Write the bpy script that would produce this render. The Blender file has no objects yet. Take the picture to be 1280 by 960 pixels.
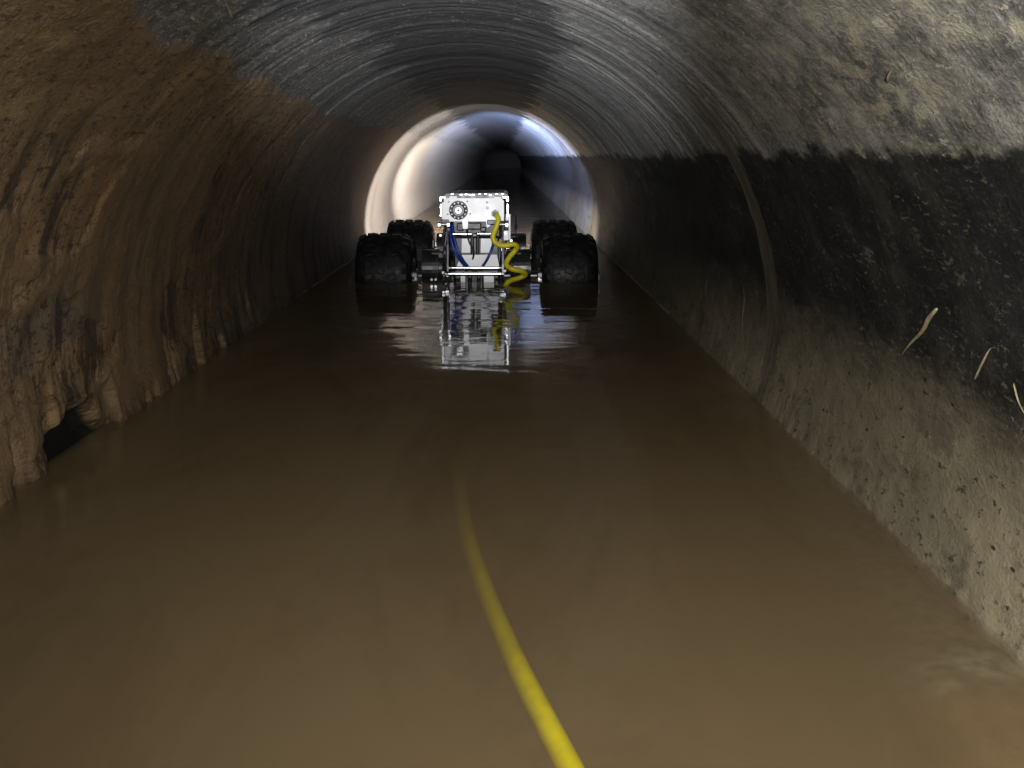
import bpy, bmesh, math, random
import numpy as np
from mathutils import Vector, Matrix

scene = bpy.context.scene
C = scene.collection
R_ = math.radians
random.seed(7)

# ------------------------------------------------------------------ camera, world, lights, exposure
cam_d = bpy.data.cameras.new("camera")
cam = bpy.data.objects.new("camera", cam_d); C.objects.link(cam)
cam.location = (0.0, 0.0, 0.375)
cam.rotation_euler = (R_(90 - 12.87), 0, R_(-0.385))
cam_d.sensor_width = 36; cam_d.lens = 35.06
cam_d.clip_start = 0.02; cam_d.clip_end = 200
scene.camera = cam

w = bpy.data.worlds.new("World"); scene.world = w; w.use_nodes = True
wn = w.node_tree
sky = wn.nodes.new("ShaderNodeTexSky"); sky.sky_type = 'NISHITA'; sky.sun_disc = False
sky.sun_elevation = R_(18); sky.sun_rotation = R_(200)
wn.links.new(sky.outputs[0], wn.nodes["Background"].inputs[0])
wn.nodes["Background"].inputs[1].default_value = 0.02

def lamp(name, kind, loc, power, col, size=0.01, rot=None, **kw):
    d = bpy.data.lights.new(name, kind); d.energy = power; d.color = col; d.shadow_soft_size = size
    for k, v in kw.items(): setattr(d, k, v)
    o = bpy.data.objects.new(name, d); C.objects.link(o); o.location = loc
    if rot: o.rotation_euler = rot
    return o
# the phone flash, then an added narrow spot that fills the distance
lamp("flash_lamp", 'SPOT', (0.045, 0.0, 0.40), 37.0, (1.0, 0.94, 0.82), 0.012, (R_(89), 0, R_(-9)), spot_size=R_(150), spot_blend=1.0)
lamp("added_fill_spot", 'SPOT', (-0.03, -0.02, 0.41), 280.0, (0.96, 0.97, 1.0), 0.02, (R_(93.5), 0, R_(1)), spot_size=R_(27), spot_blend=1.0)

scene.view_settings.view_transform = 'Standard'
scene.view_settings.look = 'None'
scene.view_settings.exposure = 0.0
scene.view_settings.gamma = 1.0
cy = scene.cycles
cy.max_bounces = 8; cy.diffuse_bounces = 2; cy.glossy_bounces = 4; cy.transparent_max_bounces = 12
cy.volume_bounces = 0; cy.sample_clamp_indirect = 4.0
cy.use_denoising = True; cy.use_adaptive_sampling = True; cy.adaptive_threshold = 0.03
cy.caustics_reflective = False; cy.caustics_refractive = False

# ------------------------------------------------------------------ helpers
def new_obj(name, me, m=None, parent=None, label=None, cat=None, group=None, kind=None):
    o = bpy.data.objects.new(name, me); C.objects.link(o)
    if m is not None and me is not None: me.materials.append(m)
    if parent: o.parent = parent
    for k, v in (("label", label), ("category", cat), ("group", group), ("kind", kind)):
        if v: o[k] = v
    return o

def smooth(me, on=True):
    me.polygons.foreach_set("use_smooth", [on] * len(me.polygons)); me.update()

def bm_obj(name, bm, m, parent=None, sm=False, **kw):
    me = bpy.data.meshes.new(name)
    bmesh.ops.recalc_face_normals(bm, faces=bm.faces[:])
    bm.to_mesh(me); bm.free()
    if sm: smooth(me)
    return new_obj(name, me, m, parent, **kw)

def box(bm, c, s, rot=None, bev=0.0):
    r = bmesh.ops.create_cube(bm, size=1.0)
    vs = r["verts"]
    for v in vs: v.co = Vector((v.co.x * s[0], v.co.y * s[1], v.co.z * s[2]))
    if bev:
        es = list({e for v in vs for e in v.link_edges})
        r2 = bmesh.ops.bevel(bm, geom=es, offset=bev, segments=2, affect='EDGES', profile=0.5)
        vs = list({v for f in r2["faces"] for v in f.verts} | {v for v in vs if v.is_valid})
    M = Matrix.Translation(Vector(c)) @ (rot.to_4x4() if rot else Matrix())
    for v in vs: v.co = M @ v.co

def rod(bm, a, b, r, seg=16, r2=None):
    a, b = Vector(a), Vector(b); d = b - a
    res = bmesh.ops.create_cone(bm, cap_ends=True, segments=seg, radius1=r, radius2=r if r2 is None else r2, depth=d.length)
    M = Matrix.Translation((a + b) / 2) @ d.to_track_quat('Z', 'Y').to_matrix().to_4x4()
    for v in res["verts"]: v.co = M @ v.co

def tube(bm, pts, r, seg=14):
    pts = [Vector(p) for p in pts]; n = len(pts); rings = []
    up = Vector((0, 0, 1)); prev = None
    for i, p in enumerate(pts):
        t = (pts[min(i + 1, n - 1)] - pts[max(i - 1, 0)]).normalized()
        if prev is None:
            nrm = t.cross(up if abs(t.z) < .9 else Vector((1, 0, 0))).normalized()
        else:
            nrm = (prev - t * prev.dot(t)).normalized()
        prev = nrm; bn = t.cross(nrm)
        rr = r[i] if isinstance(r, (list, tuple)) else r
        rings.append([bm.verts.new(p + (nrm * math.cos(2 * math.pi * k / seg) + bn * math.sin(2 * math.pi * k / seg)) * rr) for k in range(seg)])
    for a, b in zip(rings, rings[1:]):
        for k in range(seg): bm.faces.new((a[k], a[(k + 1) % seg], b[(k + 1) % seg], b[k]))
    bm.faces.new(rings[0]); bm.faces.new(rings[-1][::-1])

def prism(bm, poly, y0, y1):
    """polygon in x,z extruded from y0 to y1"""
    a = [bm.verts.new((x, y0, z)) for x, z in poly]; b = [bm.verts.new((x, y1, z)) for x, z in poly]
    bm.faces.new(a); bm.faces.new(b[::-1])
    for i in range(len(poly)):
        j = (i + 1) % len(poly); bm.faces.new((a[i], b[i], b[j], a[j]))

def prism_x(bm, poly, x0, x1):
    """polygon in y,z extruded from x0 to x1"""
    a = [bm.verts.new((x0, y, z)) for y, z in poly]; b = [bm.verts.new((x1, y, z)) for y, z in poly]
    bm.faces.new(a); bm.faces.new(b[::-1])
    for i in range(len(poly)):
        j = (i + 1) % len(poly); bm.faces.new((a[i], b[i], b[j], a[j]))

def catmull(pts, n=8):
    pts = [Vector(p) for p in pts]; P = [pts[0]] + pts + [pts[-1]]; out = []
    for i in range(1, len(P) - 2):
        for k in range(n):
            t = k / n; a, b, c, d = P[i - 1], P[i], P[i + 1], P[i + 2]
            out.append(0.5 * ((2 * b) + (c - a) * t + (2 * a - 5 * b + 4 * c - d) * t * t + (-a + 3 * b - 3 * c + d) * t ** 3))
    out.append(pts[-1]); return out

# numpy value noise
_rg = np.random.default_rng(11)
_lat = _rg.random((512, 512))
def vnoise(x, y, ox=0, oy=0):
    x = np.asarray(x, float) + ox + 1000; y = np.asarray(y, float) + oy + 1000
    xi = np.floor(x).astype(int); yi = np.floor(y).astype(int); fx = x - xi; fy = y - yi
    fx = fx * fx * (3 - 2 * fx); fy = fy * fy * (3 - 2 * fy)
    g = lambda i, j: _lat[i % 512, j % 512]
    return (g(xi, yi) * (1 - fx) + g(xi + 1, yi) * fx) * (1 - fy) + (g(xi, yi + 1) * (1 - fx) + g(xi + 1, yi + 1) * fx) * fy
def fbm(x, y, o=4, ox=0, oy=0, gain=.5):
    s = 0; a = 1; tot = 0
    for k in range(o):
        s = s + a * vnoise(x * 2 ** k, y * 2 ** k, ox + 37.3 * k, oy + 11.7 * k); tot += a; a *= gain
    return s / tot
def sstep(a, b, x):
    t = np.clip((x - a) / (b - a), 0, 1); return t * t * (3 - 2 * t)

# ------------------------------------------------------------------ node helper
class N:
    def __init__(s, name):
        s.m = bpy.data.materials.new(name); s.m.use_nodes = True; s.t = s.m.node_tree
        s.b = s.t.nodes["Principled BSDF"]; s.out = s.t.nodes["Material Output"]
    def n(s, typ, **kw):
        nd = s.t.nodes.new("ShaderNode" + typ)
        for k, v in kw.items(): setattr(nd, k, v)
        return nd
    def L(s, a, b): s.t.links.new(a, b)
    def put(s, sock, v):
        if hasattr(v, "is_output"): s.L(v, sock)
        else: sock.default_value = v
    def math(s, op, a, b=0.0, c=None, clamp=False):
        nd = s.n("Math", operation=op, use_clamp=clamp); s.put(nd.inputs[0], a); s.put(nd.inputs[1], b)
        if c is not None: s.put(nd.inputs[2], c)
        return nd.outputs[0]
    def rng(s, v, a, b, c=0.0, d=1.0):
        nd = s.n("MapRange", interpolation_type='SMOOTHSTEP'); s.put(nd.inputs[0], v)
        for i, q in enumerate((a, b, c, d)): s.put(nd.inputs[i + 1], q)
        return nd.outputs[0]
    def mix(s, f, a, b, blend='MIX'):
        nd = s.n("Mix", data_type='RGBA', blend_type=blend); s.put(nd.inputs[0], f)
        for i, q in ((6, a), (7, b)):
            if isinstance(q, tuple) and len(q) == 3: q = (*q, 1)
            s.put(nd.inputs[i], q)
        return nd.outputs[2]
    def noise(s, vec, scale, detail=4, rough=.55, dist=0.0):
        nd = s.n("TexNoise"); s.L(vec, nd.inputs["Vector"])
        nd.inputs["Scale"].default_value = scale; nd.inputs["Detail"].default_value = detail
        nd.inputs["Roughness"].default_value = rough; nd.inputs["Distortion"].default_value = dist
        return nd.outputs[0]
    def voro(s, vec, scale, rand=1.0, feature='F1'):
        nd = s.n("TexVoronoi", feature=feature); s.L(vec, nd.inputs["Vector"])
        nd.inputs["Scale"].default_value = scale; nd.inputs["Randomness"].default_value = rand
        return nd.outputs[0]
    def vec(s, x, y, z=0.0):
        nd = s.n("CombineXYZ"); s.put(nd.inputs[0], x); s.put(nd.inputs[1], y); s.put(nd.inputs[2], z); return nd.outputs[0]
    def bump(s, h, strength, dist):
        nd = s.n("Bump"); s.L(h, nd.inputs["Height"]); nd.inputs["Strength"].default_value = strength; nd.inputs["Distance"].default_value = dist
        return nd.outputs[0]

def simple(name, col, rough=.5, metal=0.0, spec=.5, noise_amt=.25, scale=30, bump=0.0, emis=None):
    a = N(name); tc = a.n("TexCoord").outputs["Object"]
    n1 = a.noise(tc, scale, 5); n2 = a.noise(tc, scale * .2, 3)
    f = a.math('MULTIPLY', a.math('ADD', n1, n2), .5)
    dark = tuple(c * (1 - noise_amt) for c in col); lite = tuple(min(1, c * (1 + noise_amt)) for c in col)
    a.L(a.mix(a.rng(f, .35, .65), dark, lite), a.b.inputs["Base Color"])
    a.b.inputs["Metallic"].default_value = metal
    a.L(a.rng(n1, .3, .7, rough * .8, min(1, rough * 1.25)), a.b.inputs["Roughness"])
    a.b.inputs["Specular IOR Level"].default_value = spec
    if bump: a.L(a.bump(n1, bump, .002), a.b.inputs["Normal"])
    if emis:
        a.b.inputs["Emission Color"].default_value = (*emis[0], 1); a.b.inputs["Emission Strength"].default_value = emis[1]
    return a.m

# ------------------------------------------------------------------ the drain pipe
PX, PZ, PR = -0.084, 0.097, 0.5       # axis and inner radius; water surface is z = 0
def xoff(y):                            # the pipe bends away in the distance
    y = np.asarray(y, float); return np.where(y > 27, 0.03 * (y - 27) ** 2, 0)

ys = np.concatenate([np.arange(-1.4, .55, .03), np.arange(.55, 2.4, .0045), np.arange(2.4, 5.5, .009), np.arange(5.5, 12, .04), np.arange(12, 42, .2)])
NT = 560
th = np.linspace(-180, 180, NT + 1)
TH, Y = np.meshgrid(th, ys, indexing='xy')
U = np.radians(TH) * PR
def ringwave(Y, U):
    yw = Y + 0.004 * (vnoise(U * 3, Y * 2) - .5)
    a = fbm(yw * 22, U * .2, 2, 5, 9) - .5
    b = np.abs(fbm(yw * 45, U * .2, 2, 51, 19) - .5)
    c = fbm(yw * 6, U * .8, 1, 15, 91) - .5
    return a * .006 + b * -.006 + c * .004
disp = ringwave(Y, U) * (.25 + .75 * sstep(1.0, 2.0, Y)) * (1 - .75 * sstep(58, 84, np.abs(TH)))
# mud crust on the left wall: thickness inward
top = np.interp(Y, [.5, .97, 1.14, 1.36, 1.7, 2.36, 3.2], [-22, -31, -33, -35, -36.5, -39, -40]) + 7 * (fbm(Y * 6, U * 3, 4, 3, 3) - .5)
crust = sstep(0, 2.0, top - TH) * (TH > -125)
lump = fbm(Y * 7, U * 4, 4, 70, 20)
streak = fbm(Y * 26, U * 3, 3, 7, 2)
near = 1 - sstep(2.0, 3.4, Y) * .75
thick = crust * (.003 + .005 * lump + .002 * streak * sstep(-55, -80, TH) + .006 * fbm(Y * 16, U * 30, 5, 8, 8, .65)) * near
# flaked patches: a plateau that ends in a torn edge
fl = fbm(Y * 3.2, U * 5, 4, 300, 40)
flake = sstep(.50, .515, fl) * crust * near * sstep(-45, -55, TH) * sstep(2.4, 1.6, Y)
thick += flake * .004
# torn lower lip over the water with hollows between the lobes
lip_n = fbm(Y * 20, U * 4.0, 4, 12, 42)
lip = sstep(-88, -96, TH) * crust * near
hollow = lip * sstep(.50, .60, lip_n) * sstep(2.6, 2.0, Y)
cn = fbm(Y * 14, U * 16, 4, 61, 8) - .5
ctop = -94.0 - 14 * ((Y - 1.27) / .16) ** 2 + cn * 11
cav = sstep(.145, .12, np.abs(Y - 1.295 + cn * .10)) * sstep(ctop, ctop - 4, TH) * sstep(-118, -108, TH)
thick += lip * .005 * (.4 + streak)
thick = thick * (1 - .8 * hollow)
thick = thick * (1 - cav) - cav * .035
# pale silt fan low on the right wall
zz = PZ + PR * np.cos(np.radians(TH))
rs = sstep(.13, -.03, zz) * (TH > 60) * (TH < 130)
thick += rs * (.005 + .005 * fbm(Y * 5, U * 5, 3, 33, 3) + .005 * fbm(Y * 40, U * 40, 3, 3, 33)) * (1 - .5 * sstep(1.5, 3, Y))
# small deposits elsewhere
thick += .0026 * fbm(Y * 26, U * 60, 3, 2, 99) * (1 - crust)
rad = PR + disp * (1 - .6 * crust) - thick
X3 = PX + xoff(Y) + rad * np.sin(np.radians(TH)); Z3 = PZ + rad * np.cos(np.radians(TH))
def grid_mesh(name, X, Yg, Z, uv=None, attrs=None):
    ny, nx = X.shape
    co = np.stack([X, Yg, Z], -1).reshape(-1, 3)
    idx = np.arange(ny * nx).reshape(ny, nx)
    q = np.stack([idx[:-1, :-1], idx[1:, :-1], idx[1:, 1:], idx[:-1, 1:]], -1).reshape(-1, 4)
    me = bpy.data.meshes.new(name)
    me.vertices.add(len(co)); me.vertices.foreach_set("co", co.ravel())
    me.loops.add(q.size); me.loops.foreach_set("vertex_index", q.ravel())
    me.polygons.add(len(q)); me.polygons.foreach_set("loop_start", np.arange(0, q.size, 4)); me.polygons.foreach_set("loop_total", np.full(len(q), 4))
    me.update(calc_edges=True)
    if uv is not None:
        l = me.uv_layers.new(name="UVMap"); l.data.foreach_set("uv", uv.reshape(-1, 2)[q.ravel()].ravel())
    for k, v in (attrs or {}).items():
        a = me.attributes.new(k, 'FLOAT', 'POINT'); a.data.foreach_set("value", v.ravel().astype(np.float32))
    me.validate(); smooth(me); return me

a = N("pipe_wall")
uvn = a.n("UVMap", uv_map="UVMap").outputs[0]
sp = a.n("SeparateXYZ"); a.L(uvn, sp.inputs[0])
u, y = sp.outputs[0], sp.outputs[1]
T = a.math('MULTIPLY', u, 180 / math.pi / PR)
crustA = a.n("Attribute", attribute_name="crust").outputs["Fac"]
flakeA = a.n("Attribute", attribute_name="flake").outputs["Fac"]
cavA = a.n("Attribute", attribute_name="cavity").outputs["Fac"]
iso = a.vec(a.math('MULTIPLY', u, 1.1), a.math('MULTIPLY', y, .5))
rings = a.vec(a.math('MULTIPLY', u, .35), a.math('MULTIPLY', y, 26))
rings_f = a.vec(a.math('MULTIPLY', u, .8), a.math('MULTIPLY', y, 90))
n_ring = a.noise(rings, 2.0, 5, .65)
n_ringf = a.noise(rings_f, 2.0, 4, .6)
n_big = a.noise(iso, 3.0, 5, .6)
n_mid = a.noise(iso, 14, 6, .65)
n_fine = a.noise(iso, 90, 6, .7)
nf3 = a.noise(a.vec(u, a.math('MULTIPLY', y, .7)), 260, 4, .7)
nearf = a.rng(y, 1.0, 1.9, 1, 0)
# grey clean concrete between the high-water marks
grey_f = a.math('ADD', a.math('MULTIPLY', a.rng(n_ring, .36, .64), a.rng(y, .9, 1.6, .25, 1)), a.math('MULTIPLY', a.rng(n_mid, .38, .62), a.rng(y, .9, 1.6, .6, 0)), clamp=True)
grey = a.mix(grey_f, (.085, .086, .09), (.39, .392, .395))
grey = a.mix(a.math('MULTIPLY', a.rng(n_ringf, .5, .7), a.rng(y, 1.0, 1.8, .12, .5)), grey, (.24, .235, .22))
grey = a.mix(a.math('MULTIPLY', a.rng(n_mid, .5, .75), .5), grey, (.24, .23, .20))
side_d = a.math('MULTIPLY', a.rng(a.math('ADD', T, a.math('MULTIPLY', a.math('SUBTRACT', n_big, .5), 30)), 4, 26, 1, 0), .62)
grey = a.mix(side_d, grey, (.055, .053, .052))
# near the mouth: fungus-like pale and ochre blotches
bl = a.math('MULTIPLY', a.rng(a.noise(iso, 46, 6, .65), .48, .58), a.rng(a.noise(iso, 8, 3), .38, .56))
blot = a.math('MULTIPLY', bl, a.rng(y, .75, 1.25, 1, 0))
blot = a.math('MULTIPLY', blot, a.rng(T, 14, 30))
grey = a.mix(a.math('MULTIPLY', a.rng(n_fine, .50, .62), .45), grey, (.40, .39, .34))
grey = a.mix(a.math('MULTIPLY', a.rng(n_fine, .46, .36), .5), grey, (.10, .10, .10))
grey = a.mix(a.math('MULTIPLY', a.rng(nf3, .55, .65), .55), grey, (.50, .49, .45))
grey = a.mix(a.math('MULTIPLY', a.rng(nf3, .45, .36), .6), grey, (.07, .07, .07))
grey = a.mix(a.math('MULTIPLY', blot, .5), grey, (.60, .57, .45))
# flecks (dry splashes)
nf2 = a.noise(iso, 220, 3, .6)
v1 = a.voro(a.vec(a.math('ADD', a.math('MULTIPLY', u, 1.2), a.math('MULTIPLY', nf2, .012)), a.math('ADD', a.math('MULTIPLY', y, .6), a.math('MULTIPLY', n_fine, .03))), 115)
fleck = a.math('MULTIPLY', a.rng(v1, .16, .26, 1, 0), a.rng(a.noise(iso, 11, 3), .42, .50))
v2 = a.voro(a.vec(a.math('ADD', u, a.math('MULTIPLY', n_fine, .07)), a.math('ADD', a.math('MULTIPLY', y, .6), a.math('MULTIPLY', nf2, .05))), 40)
fleck2 = a.math('MULTIPLY', a.rng(v2, .16, .24, 1, 0), a.rng(a.noise(iso, 7, 3), .48, .56))
fl_all = a.math('MULTIPLY', a.math('MAXIMUM', fleck, fleck2), a.rng(y, 1.5, 2.4, 1, .0))
grey = a.mix(a.math('MULTIPLY', fl_all, .9), grey, (.55, .52, .46))
# crown: dark biofilm, painted darker still past the headlamps to hold down their light
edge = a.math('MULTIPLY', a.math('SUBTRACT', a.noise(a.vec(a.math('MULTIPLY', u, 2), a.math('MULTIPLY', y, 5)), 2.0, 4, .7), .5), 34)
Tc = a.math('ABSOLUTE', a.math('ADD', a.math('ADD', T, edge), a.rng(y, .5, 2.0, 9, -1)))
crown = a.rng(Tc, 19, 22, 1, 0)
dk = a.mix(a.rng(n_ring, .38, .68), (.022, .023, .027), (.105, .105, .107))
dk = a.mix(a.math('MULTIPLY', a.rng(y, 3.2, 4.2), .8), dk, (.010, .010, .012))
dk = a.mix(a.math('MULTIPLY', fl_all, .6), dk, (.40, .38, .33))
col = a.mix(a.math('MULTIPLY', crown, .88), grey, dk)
# right side: black wet slime under the high-water mark
tooth = a.noise(a.vec(a.math('MULTIPLY', u, 1.2), y), 9, 5, .6)
Tr = a.math('ADD', T, a.math('MULTIPLY', a.math('SUBTRACT', tooth, .5), 10))
Tr = a.math('ADD', Tr, a.math('MULTIPLY', a.math('SUBTRACT', n_fine, .5), 4))
right = a.rng(Tr, 54.7, 56.6)
blk = a.mix(a.rng(n_mid, .4, .7), (.010, .011, .014), (.030, .031, .034))
sp_r = a.math('MULTIPLY', a.rng(a.math('ADD', a.math('MULTIPLY', n_fine, .5), a.math('MULTIPLY', nf2, .5)), .54, .62), a.rng(y, .7, 1.7, .8, .25))
sp_r = a.math('MULTIPLY', sp_r, a.rng(n_big, .35, .62, .15, 1))
blk = a.mix(sp_r, blk, (.085, .082, .075))
haz = a.rng(a.noise(a.vec(u, a.math('MULTIPLY', y, 1.5)), 5, 4), .5, .72)
blk = a.mix(a.math('MULTIPLY', a.math('MULTIPLY', haz, .45), a.rng(y, .9, 1.7, 1, .2)), blk, (.10, .098, .085))
blk = a.mix(a.math('MULTIPLY', a.rng(nf3, .57, .68), a.rng(n_big, .3, .6, .1, .55)), blk, (.17, .165, .15))
blk = a.mix(a.math('MULTIPLY', fl_all, .35), blk, (.36, .34, .28))
col = a.mix(right, col, blk)
# pale dried silt band just over the water on the right
Tp = a.math('ADD', T, a.math('MULTIPLY', a.math('SUBTRACT', n_mid, .5), 12))
Tp = a.math('ADD', Tp, a.math('MULTIPLY', a.math('SUBTRACT', n_fine, .5), 9))
pale = a.rng(Tp, 77, 95)
pc = a.mix(a.rng(n_big, .35, .65), (.25, .225, .165), (.42, .37, .27))
pc = a.mix(a.rng(n_fine, .57, .66), pc, (.05, .045, .035))
pc = a.mix(a.math('MULTIPLY', a.rng(n_mid, .52, .64), .7), pc, (.13, .12, .095))
pc = a.mix(a.rng(a.voro(iso, 40), .05, .11, 1, 0), pc, (.04, .035, .03))
col = a.mix(a.math('MULTIPLY', pale, a.rng(y, 1.2, 3.6, 1, .55)), col, pc)
# left: brown mud crust
vs_ = a.vec(a.math('MULTIPLY', u, 4), a.math('MULTIPLY', y, 24))
n_vs = a.noise(vs_, 2.2, 5, .65, .3)
mud = a.mix(a.rng(n_big, .35, .68), (.18, .120, .066), (.40, .275, .160))
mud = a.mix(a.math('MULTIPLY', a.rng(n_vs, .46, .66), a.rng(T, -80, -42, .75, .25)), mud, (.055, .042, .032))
mud = a.mix(a.math('MULTIPLY', a.rng(a.noise(iso, 5.5, 4), .55, .66), .7), mud, (.15, .14, .125))
mud = a.mix(a.math('MULTIPLY', a.rng(n_fine, .52, .62), .8), mud, (.05, .036, .022))
mud = a.mix(a.math('MULTIPLY', a.rng(nf3, .55, .66), .6), mud, (.38, .29, .18))
mud = a.mix(a.math('MULTIPLY', a.rng(nf3, .45, .36), .7), mud, (.06, .042, .026))
ck = a.voro(a.vec(a.math('ADD', u, a.math('MULTIPLY', n_mid, .10)), a.math('ADD', a.math('MULTIPLY', y, .7), a.math('MULTIPLY', n_fine, .02))), 11, 1.0, 'DISTANCE_TO_EDGE')
ckm = a.math('MULTIPLY', a.rng(ck, .012, .035, 1, 0), a.rng(n_big, .48, .58))
mud = a.mix(a.math('MULTIPLY', ckm, .4), mud, (.035, .025, .018))
mud = a.mix(a.math('MULTIPLY', a.math('MULTIPLY', a.rng(n_mid, .55, .7), a.rng(y, 1.0, 1.9, .7, .1)), a.rng(T, -75, -45, 0, 1)), mud, (.30, .23, .11))
n_vb = a.noise(a.vec(a.math('MULTIPLY', u, 1.6), a.math('MULTIPLY', y, 9)), 2.0, 5, .7, .25)
mud = a.mix(a.math('MULTIPLY', a.rng(n_vb, .52, .60), a.rng(T, -60, -44, .8, .2)), mud, (.045, .036, .030))
mud = a.mix(a.math('MULTIPLY', a.rng(n_vb, .45, .37), a.rng(T, -66, -50, .7, .1)), mud, (.34, .185, .085))
mud = a.mix(a.math('MULTIPLY', flakeA, .55), mud, (.24, .165, .095))
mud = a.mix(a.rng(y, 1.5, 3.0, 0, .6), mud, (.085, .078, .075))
mud = a.mix(a.rng(y, 3.4, 4.2, 0, .75), mud, (.25, .235, .22))  # paler past the headlamps: their light is painted into the mud colour
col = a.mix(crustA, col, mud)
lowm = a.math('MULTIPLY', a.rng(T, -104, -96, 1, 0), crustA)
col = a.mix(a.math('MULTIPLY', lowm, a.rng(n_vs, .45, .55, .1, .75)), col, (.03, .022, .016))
col = a.mix(a.rng(cavA, .35, .7), col, (.008, .007, .006))  # dark of the hollow painted in, since the flash would light it
# flat mortar seam between two pipe lengths
over = a.math('POWER', a.math('MULTIPLY', a.math('MAXIMUM', a.math('SUBTRACT', 78.0, T), 0.0), .025), 1.5)
yc = a.math('SUBTRACT', 1.515, a.math('MULTIPLY', over, .075))
dy = a.math('ADD', a.math('SUBTRACT', y, yc), a.math('MULTIPLY', a.math('SUBTRACT', n_mid, .5), .022))
seam = a.rng(a.math('ABSOLUTE', dy), .026, .036, 1, 0)
seam = a.math('MULTIPLY', seam, a.rng(T, 28, 62, 0, 1)); seam = a.math('MULTIPLY', seam, a.rng(T, 88, 104, 1, .2))
sc_ = a.mix(a.rng(a.noise(a.vec(a.math('MULTIPLY', u, 6), a.math('MULTIPLY', y, 60)), 2, 4), .3, .7), (.08, .07, .055), (.21, .185, .145))
col = a.mix(a.math('MULTIPLY', seam, .85), col, sc_)
lip_l = a.math('MULTIPLY', a.rng(a.math('ABSOLUTE', a.math('SUBTRACT', dy, .034)), .002, .006, 1, 0), a.rng(T, 30, 60, .2, .7))
lip_l = a.math('MULTIPLY', lip_l, a.rng(T, 84, 92, 1, 0))
col = a.mix(lip_l, col, (.22, .20, .16))
a.L(col, a.b.inputs["Base Color"])
rgh = a.math('SUBTRACT', .75, a.math('MULTIPLY', right, .12))
rgh = a.math('ADD', rgh, a.math('MULTIPLY', pale, .25), clamp=True)
a.L(rgh, a.b.inputs["Roughness"])
a.b.inputs["Specular IOR Level"].default_value = .35
rw = a.math('MULTIPLY', a.rng(y, 1.0, 1.9, .3, 1.7), a.rng(crustA, 0, 1, 1.0, .12))
rw = a.math('MULTIPLY', rw, a.rng(T, 60, 88, 1, .12))
hgt = a.math('ADD', a.math('MULTIPLY', n_ring, rw), a.math('MULTIPLY', n_ringf, a.math('MULTIPLY', rw, .5)))
hgt = a.math('ADD', hgt, a.math('MULTIPLY', n_mid, .5))
hgt = a.math('ADD', hgt, a.math('MULTIPLY', a.math('SUBTRACT', nf3, a.math('MULTIPLY', ckm, .35)), a.math('MULTIPLY', crustA, .7)))
hgt = a.math('ADD', hgt, a.math('MULTIPLY', n_fine, .7))
hgt = a.math('ADD', hgt, a.math('MULTIPLY', n_vs, a.math('MULTIPLY', crustA, .25)))
hgt = a.math('ADD', hgt, a.math('MULTIPLY', fl_all, .3))
hgt = a.math('ADD', hgt, a.math('MULTIPLY', nf3, .35))
a.L(a.bump(hgt, .8, .0045), a.b.inputs["Normal"])
pipe_mat = a.m

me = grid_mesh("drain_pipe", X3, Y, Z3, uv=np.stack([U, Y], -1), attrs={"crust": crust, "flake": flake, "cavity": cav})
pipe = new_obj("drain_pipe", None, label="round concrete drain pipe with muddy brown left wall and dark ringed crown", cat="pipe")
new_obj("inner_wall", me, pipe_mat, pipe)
# outside of the pipe
yo = np.concatenate([np.arange(-1.4, 15, .8), np.arange(15, 42.2, .4)]); to = np.linspace(-180, 180, 65)
TO, YO = np.meshgrid(to, yo)
conc = simple("outer_concrete", (.25, .25, .24), .9, scale=8)
me = grid_mesh("outer_wall", PX + xoff(YO) + .58 * np.sin(np.radians(TO)), YO, PZ + .58 * np.cos(np.radians(TO)))
new_obj("outer_wall", me, conc, pipe)
# ------------------------------------------------------------------ silt bed and water
yb = np.concatenate([np.arange(-1.4, .5, .06), np.arange(.5, 1.6, .015), np.arange(1.6, 5, .05), np.arange(5, 42, .4)])
xb = np.linspace(-.485, .485, 121)
XB, YB = np.meshgrid(xb, yb)
zb = -.127 + .012 * (fbm(XB * 6 + 5, YB * 4, 3) - .5)
zb = zb + .075 * sstep(.30, .47, XB) * (1 - sstep(1.1, 2.2, YB) * .7) * (.75 + .5 * fbm(XB * 12, YB * 8, 3, 4, 4))
zb = np.maximum(zb, -.035 + .022 * sstep(.34, .465, XB + .03 * (fbm(XB * 14, YB * 10, 3, 7, 7) - .5))) * (XB > .33) + zb * (XB <= .33)
bank = sstep(.30, .40, XB + .10 * (fbm(XB * 9, YB * 9, 3, 9, 1) - .5)) * sstep(.78, .62, YB)
zb = zb + bank * .018
zb = zb + .05 * sstep(-.40, -.47, XB)
zb = np.minimum(zb, -.005)
me = grid_mesh("silt_bed", PX + XB + xoff(YB), YB, zb)
a = N("silt"); tc = a.n("TexCoord").outputs["Object"]; sx = a.n("SeparateXYZ"); a.L(tc, sx.inputs[0])
s1 = a.noise(tc, 14, 5); s2 = a.noise(tc, 70, 5)
c1 = a.mix(a.rng(s1, .35, .65), (.18, .125, .065), (.26, .18, .095)); c2 = a.mix(a.rng(s2, .35, .65), (.18, .16, .12), (.36, .32, .25))
side = a.rng(a.math('ADD', sx.outputs[0], a.math('MULTIPLY', s1, .06)), .27, .31)
side = a.math('MULTIPLY', side, a.rng(a.math('ADD', sx.outputs[1], a.math('MULTIPLY', s1, .1)), .68, .76))
a.L(a.mix(side, c1, c2), a.b.inputs["Base Color"]); a.b.inputs["Roughness"].default_value = .9; a.L(a.bump(s2, .5, .003), a.b.inputs["Normal"])
new_obj("silt_bed", me, a.m, kind="structure", label="brown silt bed under the shallow water")

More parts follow.
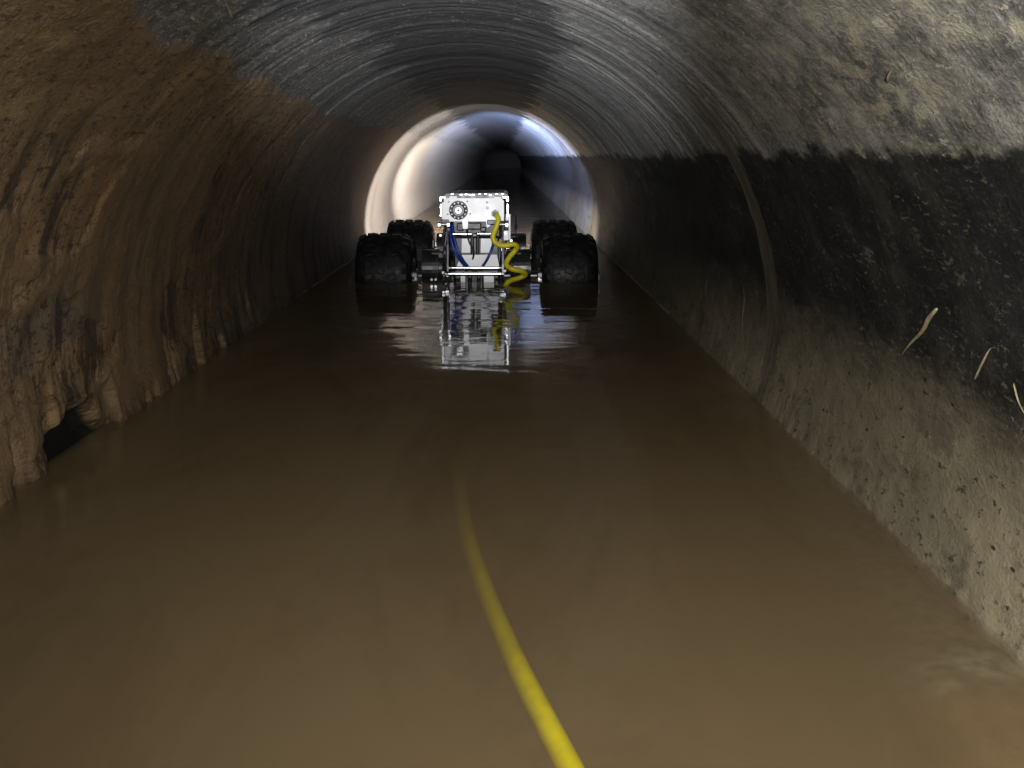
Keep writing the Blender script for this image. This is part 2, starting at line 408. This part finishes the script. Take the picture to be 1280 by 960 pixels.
yw = np.concatenate([np.arange(-1.4, 15, .2), np.arange(15, 42.2, .4)])
hwid = .4935
bm = bmesh.new(); rows = []
for yy in yw:
    xo = PX + float(xoff(yy))
    rows.append([bm.verts.new((xo - hwid, yy, 0)), bm.verts.new((xo + hwid, yy, 0)), bm.verts.new((xo + .44, yy, -.16)), bm.verts.new((xo - .44, yy, -.16))])
for r0, r1 in zip(rows, rows[1:]):
    for k in range(4): bm.faces.new((r0[k], r0[(k + 1) % 4], r1[(k + 1) % 4], r1[k]))
bm.faces.new(rows[0]); bm.faces.new(rows[-1][::-1])
a = N("muddy_water")
tc = a.n("TexCoord").outputs["Object"]
mp = a.n("Mapping"); a.L(tc, mp.inputs[0]); mp.inputs["Scale"].default_value = (6, 20, 1)
mp2 = a.n("Mapping"); a.L(tc, mp2.inputs[0]); mp2.inputs["Scale"].default_value = (2, 6, 1); mp2.inputs["Rotation"].default_value = (0, 0, .3)
r1 = a.noise(mp.outputs[0], 1.0, 3, .5, .4); r2 = a.noise(mp2.outputs[0], 1.0, 2, .5)
sy = a.n("SeparateXYZ"); a.L(tc, sy.inputs[0])
amp = a.rng(sy.outputs[1], 1.6, 2.8, .25, 1.0)
h = a.math('MULTIPLY', a.math('ADD', a.math('MULTIPLY', r1, .35), r2), amp)
bn = a.bump(h, .8, .0052)
gl = a.n("BsdfGlossy"); gl.inputs["Roughness"].default_value = .03; a.L(bn, gl.inputs["Normal"]); gl.inputs["Color"].default_value = (.68, .68, .70, 1)
tr = a.n("BsdfTransparent")
geo = a.n("NewGeometry")                 # Schlick reflectance, the same from above and below
vm = a.n("VectorMath", operation='DOT_PRODUCT'); a.L(bn, vm.inputs[0]); a.L(geo.outputs["Incoming"], vm.inputs[1])
cosv = a.math('ABSOLUTE', vm.outputs["Value"])
fac = a.math('ADD', a.math('MULTIPLY', a.math('POWER', a.math('SUBTRACT', 1.0, cosv, clamp=True), 5.0), .98), .02, clamp=True)
mx = a.n("MixShader"); a.L(fac, mx.inputs[0]); a.L(tr.outputs[0], mx.inputs[1]); a.L(gl.outputs[0], mx.inputs[2])
a.t.nodes.remove(a.b)
df = a.n("BsdfDiffuse"); df.inputs["Color"].default_value = (.16, .10, .055, 1)
mp3 = a.n("Mapping"); a.L(tc, mp3.inputs[0]); mp3.inputs["Scale"].default_value = (4.5, 1.6, 1)
film = a.math('MULTIPLY', a.rng(a.noise(mp3.outputs[0], 1.0, 5, .6, .8), .42, .72), .15)
mx2 = a.n("MixShader"); a.L(film, mx2.inputs[0]); a.L(mx.outputs[0], mx2.inputs[1]); a.L(df.outputs[0], mx2.inputs[2])
a.L(mx2.outputs[0], a.out.inputs["Surface"])
pv = a.n("VolumePrincipled")
pv.inputs["Color"].default_value = (.77, .565, .32, 1); pv.inputs["Density"].default_value = 34
pv.inputs["Absorption Color"].default_value = (.0, .0, .0, 1); pv.inputs["Anisotropy"].default_value = 0.0
a.L(pv.outputs[0], a.out.inputs["Volume"])
bm_obj("water", bm, a.m, kind="structure", label="murky brown standing water")

# thin scum lines where the far water meets the wall
foam = simple("pale_scum", (.42, .40, .36), .8, scale=50)
def scum(side, y0, y1):
    bm = bmesh.new(); pts = []; rr = []
    for yy in np.arange(y0, y1, .012):
        rg = float(ringwave(np.array(yy), np.array(side * math.radians(101) * PR)))
        pts.append((PX + side * (.4875 + rg - .003 + random.uniform(-.0012, .0012)), yy, .0015)); rr.append(random.uniform(.0006, .0018))
    tube(bm, pts, rr, 6)
    return bm
bm_obj("scum_line", scum(-1, 2.3, 4.3), foam, label="thin pale scum line where water meets the left wall", cat="scum line")
bm_obj("scum_line", scum(1, 2.4, 4.3), foam, label="thin pale scum line where water meets the right wall", cat="scum line")

# ------------------------------------------------------------------ crawler robot
chrome = simple("polished_steel", (.72, .73, .75), .22, 1.0, noise_amt=.1, scale=60)
alu = simple("bright_aluminium", (.90, .91, .92), .5, 0.1, noise_amt=.02, scale=8)
rubber = simple("wet_black_rubber", (.008, .008, .009), .5, spec=.3, noise_amt=.6, scale=45, bump=.5)
blackp = simple("black_plastic", (.015, .015, .017), .35, noise_amt=.4, scale=40)
dgrey = simple("dark_grey_metal", (.07, .07, .075), .35, .8, noise_amt=.3)
ringm = simple("grey_ring_metal", (.22, .23, .24), .3, .8, noise_amt=.3)
bluem = simple("blue_hose", (.010, .035, .22), .35, noise_amt=.3)
yellow = simple("yellow_cable", (.62, .55, .010), .45, noise_amt=.15, scale=80)
lens_m = simple("lamp_lens", (.8, .85, .9), .1, emis=((.75, .86, 1.0), 12))

RX, RY = -.0905, 3.03
K = .00241
def rx(px): return (px - 594) * K
def rz(row): return (353.5 - row) * .00237
robot = new_obj("crawler_robot", None, label="wheeled pipe inspection crawler with steel frame and four fat black tyres", cat="robot")
robot.location = (RX, RY, 0)

def part(name, bm, m, parent=robot, sm=False, **kw): return bm_obj(name, bm, m, parent, sm, **kw)

def tread_tyre():
    bm = bmesh.new(); seg = 72
    Rr, W = .137, .168
    prof = [(-.50, .62), (-.52, .75), (-.50, .86), (-.43, .945), (-.30, .985), (-.12, 1.0), (.12, 1.0), (.30, .985), (.43, .945), (.50, .86), (.52, .75), (.50, .62), (.40, .56), (-.40, .56)]
    rings_ = []
    for i in range(seg):
        t = 2 * math.pi * i / seg
        rings_.append([bm.verts.new((px * W, math.cos(t) * r * Rr * .955, math.sin(t) * r * Rr * .955)) for px, r in prof])
    for i in range(seg):
        A, B = rings_[i], rings_[(i + 1) % seg]
        for k in range(len(prof)):
            k2 = (k + 1) % len(prof); bm.faces.new((A[k], A[k2], B[k2], B[k]))
    rnd = random.Random(5)
    nl = 22
    for i in range(nl):
        for j, (xx, ww) in enumerate(((-.43, .11), (-.25, .15), (-.03, .14), (.18, .15), (.40, .13))):
            t = 2 * math.pi * (i + (.5 if j % 2 else 0)) / nl
            r = (.962 if abs(xx) < .3 else .915) * Rr
            rot = Matrix.Rotation(t, 3, 'X') @ Matrix.Rotation(rnd.uniform(-.25, .25) + (.5 if j % 2 else -.5), 3, 'Z') @ Matrix.Rotation(0, 3, 'X')
            if abs(xx) > .35: rot = Matrix.Rotation(t, 3, 'X') @ Matrix.Rotation(.5 * (1 if xx > 0 else -1), 3, 'Y')
            c = Matrix.Rotation(t, 3, 'X') @ Vector((xx * W, 0, r))
            box(bm, c, (ww * W, .019, .007), rot, .0022)
    me = bpy.data.meshes.new("tyre"); bmesh.ops.recalc_face_normals(bm, faces=bm.faces[:]); bm.to_mesh(me); bm.free()
    me.materials.append(rubber); return me
def rim_mesh(side):
    bm = bmesh.new()
    rod(bm, (-.075, 0, 0), (.075, 0, 0), .076, 40)
    x = .078 * side
    rod(bm, (x - .006, 0, 0), (x + .006, 0, 0), .062, 40)
    for k in range(6):
        t = k * math.pi / 3
        box(bm, (x + side * .008, math.cos(t) * .034, math.sin(t) * .034), (.010, .046, .012), Matrix.Rotation(t, 3, 'X'), .002)
    me = bpy.data.meshes.new("rim"); bmesh.ops.recalc_face_normals(bm, faces=bm.faces[:]); bm.to_mesh(me); bm.free()
    me.materials.append(dgrey); return me
def hub_mesh():
    bm = bmesh.new(); rod(bm, (-.10, 0, 0), (.10, 0, 0), .016, 6); rod(bm, (-.096, 0, 0), (.096, 0, 0), .024, 20)
    me = bpy.data.meshes.new("hub"); bm.to_mesh(me); bm.free(); me.materials.append(chrome); return me
tyre_me, hub_me = tread_tyre(), hub_mesh()
rim_l, rim_r = rim_mesh(1), rim_mesh(-1)
for xw, rm in ((-.2855, rim_l), (.2905, rim_r)):
    for k, yw_ in enumerate((.14, .82)):
        e = new_obj("wheel", None, parent=robot); e.location = (xw * (1 - .05 * k), yw_, .004); e.rotation_euler = (.31 * k + .2, 0, 0)
        new_obj("tyre", tyre_me, None, e); new_obj("rim", rm, None, e); new_obj("hub", hub_me, None, e)
for yy in (.14, .82):
    for s in (-1, 1):
        bm = bmesh.new(); rod(bm, (s * .08, yy, .004), (s * .2, yy, .004), .014, 20)
        part("axle", bm, dgrey, sm=False)
        bm = bmesh.new()
        rod(bm, (s * .118, yy, .03), (s * .170, yy, .03), .058, 32); rod(bm, (s * .106, yy, .03), (s * .118, yy, .03), .044, 32)
        box(bm, (s * .12, yy + .01, .072), (.05, .09, .025), None, .006)
        for k in range(6):
            t = k * math.pi / 3 + .3
            rod(bm, (s * .1, yy + .034 * math.cos(t), .03 + .034 * math.sin(t)), (s * .107, yy + .034 * math.cos(t), .03 + .034 * math.sin(t)), .005, 8)
        part("drive_motor", bm, blackp)
# chassis tub between the axles
bm = bmesh.new(); box(bm, (0, .50, .005), (.15, .72, .09), None, .008); part("chassis", bm, dgrey)
# hull of the camera head carrier, tapering forward
bm = bmesh.new(); box(bm, (0, .42, .165), (.165, .60, .09), None, .012); part("hull", bm, blackp)
# rear plate (notched aluminium sheet)
x0, x1, zt, zb_ = rx(553), rx(630), rz(247), rz(276)
poly = [(x0, zb_ + .006), (x0, zt - .012), (x0 + .006, zt - .012), (x0 + .006, zt), (x0 + .022, zt), (x0 + .024, zt + .006), (x0 + .044, zt + .006), (x0 + .046, zt),
        (x1 - .03, zt), (x1 - .028, zt + .004), (x1 - .012, zt + .004), (x1, zt - .008), (x1, zb_ + .002), (x1 - .040, zb_ + .002), (x1 - .042, zb_ - .014), (x1 - .048, zb_ - .018),
        (x1 - .052, zb_ - .018), (x1 - .054, zb_), (x0 + .078, zb_), (x0 + .076, zb_ - .022), (x0 + .062, zb_ - .022), (x0 + .060, zb_), (x0 + .022, zb_), (x0 + .020, zb_ + .006)]
bm = bmesh.new(); prism(bm, poly, 0, .005)
plate = part("rear_plate", bm, alu)
def on(name, bm, m): return bm_obj(name, bm, m, plate)
cx_, cz_ = rx(573.5), rz(262)
bm = bmesh.new()
for ra, rb, ya, yb_ in ((.0285, .0265, 0, -.006), (.0265, .020, -.006, -.006), (.020, .019, -.006, -.002)):
    pass
ringp = [(.0165, -.001), (.0175, -.007), (.0215, -.0085), (.0265, -.007), (.0285, -.001)]
rr_ = []
for i in range(48):
    t = i * 2 * math.pi / 48; rr_.append([bm.verts.new((cx_ + math.cos(t) * r, yv, cz_ + math.sin(t) * r)) for r, yv in ringp])
for i in range(48):
    for k in range(4): bm.faces.new((rr_[i][k], rr_[i][k + 1], rr_[(i + 1) % 48][k + 1], rr_[(i + 1) % 48][k]))
for k in range(12):
    t = k * math.pi / 6; rod(bm, (cx_ + math.cos(t) * .0225, -.011, cz_ + math.sin(t) * .0225), (cx_ + math.cos(t) * .0225, -.007, cz_ + math.sin(t) * .0225), .0018, 8)
on("connector_ring", bm, ringm)
bm = bmesh.new(); rod(bm, (cx_, -.005, cz_), (cx_, -.0005, cz_), .0168, 32); on("connector_face", bm, dgrey)
bm = bmesh.new(); rod(bm, (cx_, -.012, cz_), (cx_, -.004, cz_), .0085, 24); on("connector_socket", bm, chrome)
bm = bmesh.new(); rod(bm, (cx_, -.014, cz_), (cx_, -.0125, cz_), .0048, 20); on("socket_pin", bm, blackp)
for px, row, r in ((609, 252, .0042), (609.5, 259, .0046), (584.5, 251, .003), (560, 267, .003), (588, 266.5, .003), (561.5, 251.5, .003)):
    bm = bmesh.new(); rod(bm, (rx(px), -.0025, rz(row)), (rx(px), -.0005, rz(row)), r, 16); on("screw", bm, dgrey)
bm = bmesh.new(); gx, gz = rx(619), rz(266)
rod(bm, (gx, -.012, gz), (gx, -.0005, gz), .0125, 6); rod(bm, (gx, -.026, gz), (gx, -.012, gz), .0105, 20)
on("cable_gland", bm, dgrey)
# top cover with a row of small fittings
bm = bmesh.new()
prism(bm, [(rx(556), rz(247)), (rx(556), rz(243)), (rx(560), rz(241.5)), (rx(630), rz(240.5)), (rx(635), rz(243)), (rx(635), rz(247))], .008, .30)
part("top_cover", bm, blackp)
bm = bmesh.new()
rr2 = random.Random(3)
for px in (566, 577, 583, 588, 592, 600, 607, 613, 621, 628):
    box(bm, (rx(px), .006, rz(242.5 + rr2.uniform(-.8, .8))), (.010 if px < 600 else .007, .006, .0035), None, .0008)
part("top_clips", bm, chrome)
# corner brackets
for s, pxx in ((-1, 551.5), (1, 634.5)):
    bm = bmesh.new(); xx = rx(pxx)
    box(bm, (xx, .004, rz(249)), (.010, .010, .012), None, .002); box(bm, (xx - s * .006, .004, rz(246)), (.020, .008, .006), None, .0015)
    box(bm, (xx, .006, rz(262)), (.006, .008, .040), None, .0015)
    rod(bm, (xx, -.006, rz(258)), (xx, .004, rz(258)), .0035, 8); rod(bm, (xx, -.006, rz(268)), (xx, .004, rz(268)), .0035, 8)
    part("corner_bracket", bm, chrome)
# pivot bosses with bright bolts at the plate's lower corners
for pxx in (555, 628):
    bm = bmesh.new(); xx = rx(pxx)
    rod(bm, (xx - .014, .0, rz(280)), (xx + .014, .0, rz(280)), .0055, 16)
    rod(bm, (xx - .017, .0, rz(280)), (xx - .010, .0, rz(280)), .0085, 6); rod(bm, (xx + .010, .0, rz(280)), (xx + .017, .0, rz(280)), .0085, 6)
    part("pivot_bolt", bm, chrome)
bm = bmesh.new(); box(bm, (rx(616), .006, rz(277)), (.036, .014, .016), None, .003); box(bm, (rx(558), .012, rz(276)), (.03, .012, .014), None, .003)
box(bm, (rx(592), .014, rz(282)), (.045, .012, .020), None, .003); box(bm, (rx(575), .016, rz(283)), (.02, .012, .022), None, .003)
part("hinge_block", bm, blackp)
# slanted side plates with cut edges
for s in (-1, 1):
    bm = bmesh.new()
    prism_x(bm, [(-.004, rz(282)), (.006, rz(282)), (.030, rz(300)), (.05, rz(330)), (.05, rz(354)), (-.004, rz(354)), (-.012, rz(343)), (-.010, rz(330)), (.002, rz(305))], s * .086, s * .081)
    part("side_plate", bm, dgrey)
    bm = bmesh.new()
    rod(bm, (s * .085, .03, rz(281)), (s * (.096 if s < 0 else .09), .012, rz(318)), .0048, 14)
    rod(bm, (s * (.096 if s < 0 else .09), .012, rz(318)), (s * .080, -.010, rz(345)), .0048, 14)
    part("side_strut", bm, dgrey)
# cross tubes
def tube_part(xa, xb, row, r, yy, m=chrome, name="cross_tube", ends=True):
    bm = bmesh.new(); rod(bm, (xa, yy, rz(row)), (xb, yy, rz(row)), r, 24)
    if ends:
        for xe, s in ((xa, -1), (xb, 1)):
            rod(bm, (xe - s * .001, yy, rz(row)), (xe + s * .004, yy, rz(row)), r * 1.35, 18)
            rod(bm, (xe + s * .004, yy, rz(row)), (xe + s * .010, yy, rz(row)), r * .8, 6)
    part(name, bm, m)
tube_part(rx(566), rx(589.5), 292, .0048, .004, ends=False)
tube_part(rx(595), rx(613), 291.5, .0048, .004, ends=False)
tube_part(rx(564), rx(624), 334.5, .0042, -.002)
tube_part(rx(560), rx(626), 341.8, .0052, -.012)
tube_part(rx(556), rx(628), 356.5, .0030, -.010)
# upright pair of rods in the middle
bm = bmesh.new()
for px in (590, 597): rod(bm, (rx(px), .002, rz(294)), (rx(px), .002, rz(318)), .0055, 18)
box(bm, (rx(593.5), .0, rz(293)), (.016, .012, .012), None, .003)
part("centre_rods", bm, dgrey)
for xa, xb in ((576.5, 589), (600.5, 614)):
    bm = bmesh.new(); prism(bm, [(rx(xa), rz(316)), (rx(xa + .5), rz(298)), (rx(xb), rz(298)), (rx(xb + 1), rz(316))], .016, .022)
    part("inner_panel", bm, alu)
bm = bmesh.new()
q = [(rx(570), rz(333)), (rx(577), rz(318.5)), (rx(621), rz(318)), (rx(624), rz(333))]
prism(bm, q, .004, .010); part("skid_plate", bm, alu)
bm = bmesh.new(); box(bm, (rx(595), .030, rz(318)), (.135, .012, .10), None, .003); part("back_panel", bm, blackp)
# lower fork reaching into the water
for px, ww in ((583, .010), (592.5, .020), (601, .008)):
    bm = bmesh.new(); box(bm, (rx(px), .008, rz(352)), (ww, .012, .065), None, .003); part("lower_fork", bm, blackp if ww > .015 else dgrey)
for xa, xb in ((575, 581), (604.5, 617)):
    bm = bmesh.new(); prism(bm, [(rx(xa), rz(356)), (rx(xa), rz(346)), (rx(xb), rz(346)), (rx(xb), rz(356))], .014, .018); part("lower_panel", bm, alu)
# corner bolts along the frame
for px, row in ((559, 344), (553.5, 340), (631, 338), (627, 341), (539, 349), (544, 349), (559, 367), (639, 300), (632, 290), (551, 293)):
    bm = bmesh.new(); rod(bm, (rx(px), -.016, rz(row)), (rx(px), -.004, rz(row)), .0042, 6); rod(bm, (rx(px), -.004, rz(row)), (rx(px), .012, rz(row)), .0030, 10)
    part("frame_bolt", bm, chrome)
# right column and left column
bm = bmesh.new()
box(bm, (rx(637), .006, rz(283)), (.006, .012, .078), None, .0015); box(bm, (rx(632.5), .012, rz(294)), (.016, .01, .030), None, .002); box(bm, (rx(634), .004, rz(272)), (.010, .014, .014), None, .002)
part("right_column", bm, alu)
bm = bmesh.new()
rod(bm, (rx(645.5), .16, rz(302)), (rx(645.5), .16, rz(272)), .0024, 10); rod(bm, (rx(645.5), .16, rz(290)), (rx(645.5), .16, rz(284)), .005, 12)
part("antenna", bm, blackp)
# blue hoses
for pts in (((562, 281, .010), (563.5, 296, -.006), (568, 312, -.012), (575, 325, -.006), (582, 334, .006)),
            ((565, 281, .014), (568, 298, .0), (573, 314, -.006), (580, 327, -.002), (586, 335, .008)),
            ((617.5, 297, .012), (616, 306, -.002), (612, 317, -.008), (607, 327, -.004), (602, 334, .006))):
    bm = bmesh.new(); tube(bm, catmull([(rx(p), yy, rz(r)) for p, r, yy in pts], 8), .0042, 12); part("blue_hose", bm, bluem, sm=True)
# loose wiring behind the frame and black blocks put in as dark gaps under the plate
for pts in (((556, 283, .02), (553, 300, .01), (557, 318, .0), (553, 334, .01), (558, 350, .02)),
            ((628, 284, .02), (633, 300, .01), (629, 316, .0), (633, 330, .01), (627, 350, .02)),
            ((583, 284, .01), (586, 300, -.004), (592, 316, .0), (588, 330, .012))):
    bm = bmesh.new(); tube(bm, catmull([(rx(p), yy, rz(r)) for p, r, yy in pts], 8), .0030, 10); part("wire", bm, blackp, sm=True)
for pxx in (561, 604):
    bm = bmesh.new(); box(bm, (rx(pxx), .010, rz(286)), (.018, .014, .014), None, .003); rod(bm, (rx(pxx), -.004, rz(286)), (rx(pxx), .004, rz(286)), .004, 8); part("gap_block", bm, blackp)
# front headlamps
for s in (-1, 1):
    bm = bmesh.new(); rod(bm, (s * .06, .76, .15), (s * .06, .86, .15), .020, 28, .028); box(bm, (s * .045, .74, .15), (.05, .03, .02), None, .004)
    hl = part("headlamp", bm, blackp)
    bm = bmesh.new(); rod(bm, (s * .06, .8605, .15), (s * .06, .864, .15), .024, 28); bm_obj("lens", bm, lens_m, hl)
    warm = s < 0
    for pw, cone, bl, tilt, az in (((78, 112, .4, 80, 6), (120, 72, 1, 90, 8), (2600, 26, 1, 92, 7)) if warm else ((2, 110, .6, 84, -6), (5, 84, 1, 90, -12), (420, 44, 1, 95, -8), (3600, 26, 1, 97, -1))):
        lo = lamp("headlamp_light", 'SPOT', (s * .06, .876, .152), pw, (1.0, .90, .80) if warm else (.42, .56, 1.0), .03, (R_(tilt), 0, R_(az)), spot_size=R_(cone), spot_blend=bl)
        lo.parent = robot

# ------------------------------------------------------------------ yellow tether cable
def W(px, row, yy): return Vector((RX + rx(px), RY + yy, rz(row)))
coil = [W(619, 266, -.024), W(621, 267, -.045), W(623, 273, -.055), W(619.5, 284, -.06), W(616.5, 293, -.06), W(620, 301, -.062), W(630, 304, -.066), W(641, 302.5, -.062), W(646, 306, -.05),
        W(643, 312, -.040), W(636, 320, -.05), W(633, 328, -.062), W(640, 333, -.072), W(652, 336, -.066), W(656.5, 341, -.05), W(650, 345, -.045), W(637, 349, -.055), W(631.5, 355, -.065), W(631, 362, -.075), W(634, 374, -.09)]
under = [(.02, 2.90, -.085), (.0, 2.6, -.10), (-.06, 2.1, -.095), (-.088, 1.64, -.055), (-.078, 1.42, -.037), (-.062, 1.24, -.027), (-.046, 1.045, -.021), (-.0245, .889, -.017), (.005, .7275, -.0125), (.029, .622, -.0105), (.046, .55, -.0095), (.075, .42, -.012), (.12, .2, -.02), (.16, -.1, -.04), (.16, -.6, -.06), (.1, -1.3, -.08)]
bm = bmesh.new(); cp = catmull(coil + under, 10); tube(bm, cp, [.0076 + .0012 * min(1, max(0, (i - 190) / 60)) for i in range(len(cp))], 16)
bm_obj("tether_cable", bm, yellow, sm=True, label="yellow tether cable coiling off the crawler and running under the muddy water", cat="cable")

# ------------------------------------------------------------------ straw and leaf scraps stuck on the wall
straw = simple("dry_straw", (.34, .30, .19), .8, noise_amt=.4, scale=120)
def wallp(t, yy, lift=.003):
    a_ = math.radians(t); return Vector((PX + (PR - lift) * math.sin(a_), yy, PZ + (PR - lift) * math.cos(a_)))
def scrap(pts, w0, label, mat=straw, name="straw_scrap", cat="straw", lift=.004):
    bm = bmesh.new(); P = [wallp(t, yy, lift + .002 * (i % 2)) for i, (t, yy) in enumerate(pts)]; P = catmull(P, 6); n = len(P)
    tube(bm, P, [w0 * f for f in [max(.2, math.sin(math.pi * min(1, .15 + .85 * (i / (n - 1)) ** .75))) for i in range(n)]], 8)
    return bm_obj(name, bm, mat, sm=True, label=label, cat=cat)
scrap([(73.2, .893), (74.6, .912), (76.6, .938), (78.8, .970), (80.8, 1.0)], .0023, "pale leaf shaped straw blade stuck to the black right wall", name="leaf_blade", cat="leaf")
scrap([(79.5, .835), (77.5, .815), (75.6, .80), (75, .785)], .0011, "thin bent straw stalk on black wall near the right picture edge")
scrap([(78, .765), (79.5, .755), (81, .745)], .0008, "short straw bit below the bent stalk at the right picture edge")
scrap([(-28.5, 1.24), (-27.3, 1.19), (-26, 1.13)], .0016, "thin pale straw hanging on the dark roof above the mud line")
scrap([(48, .770), (47.4, .758), (46.8, .745)], .0013, "tiny white chip on the grey speckled roof at upper right")
scrap([(93, 1.70), (90, 1.705), (85, 1.70), (82, 1.71)], .0003, "upright pale root hair low on right wall before the joint band")
scrap([(86, 2.02), (89, 2.03), (91, 2.02)], .0003, "small pale thread dangling on far lower right wall")
scrap([(98, .735), (99.5, .715), (99, .69)], .0010, "pale root bit lying on silt at lower right water edge")
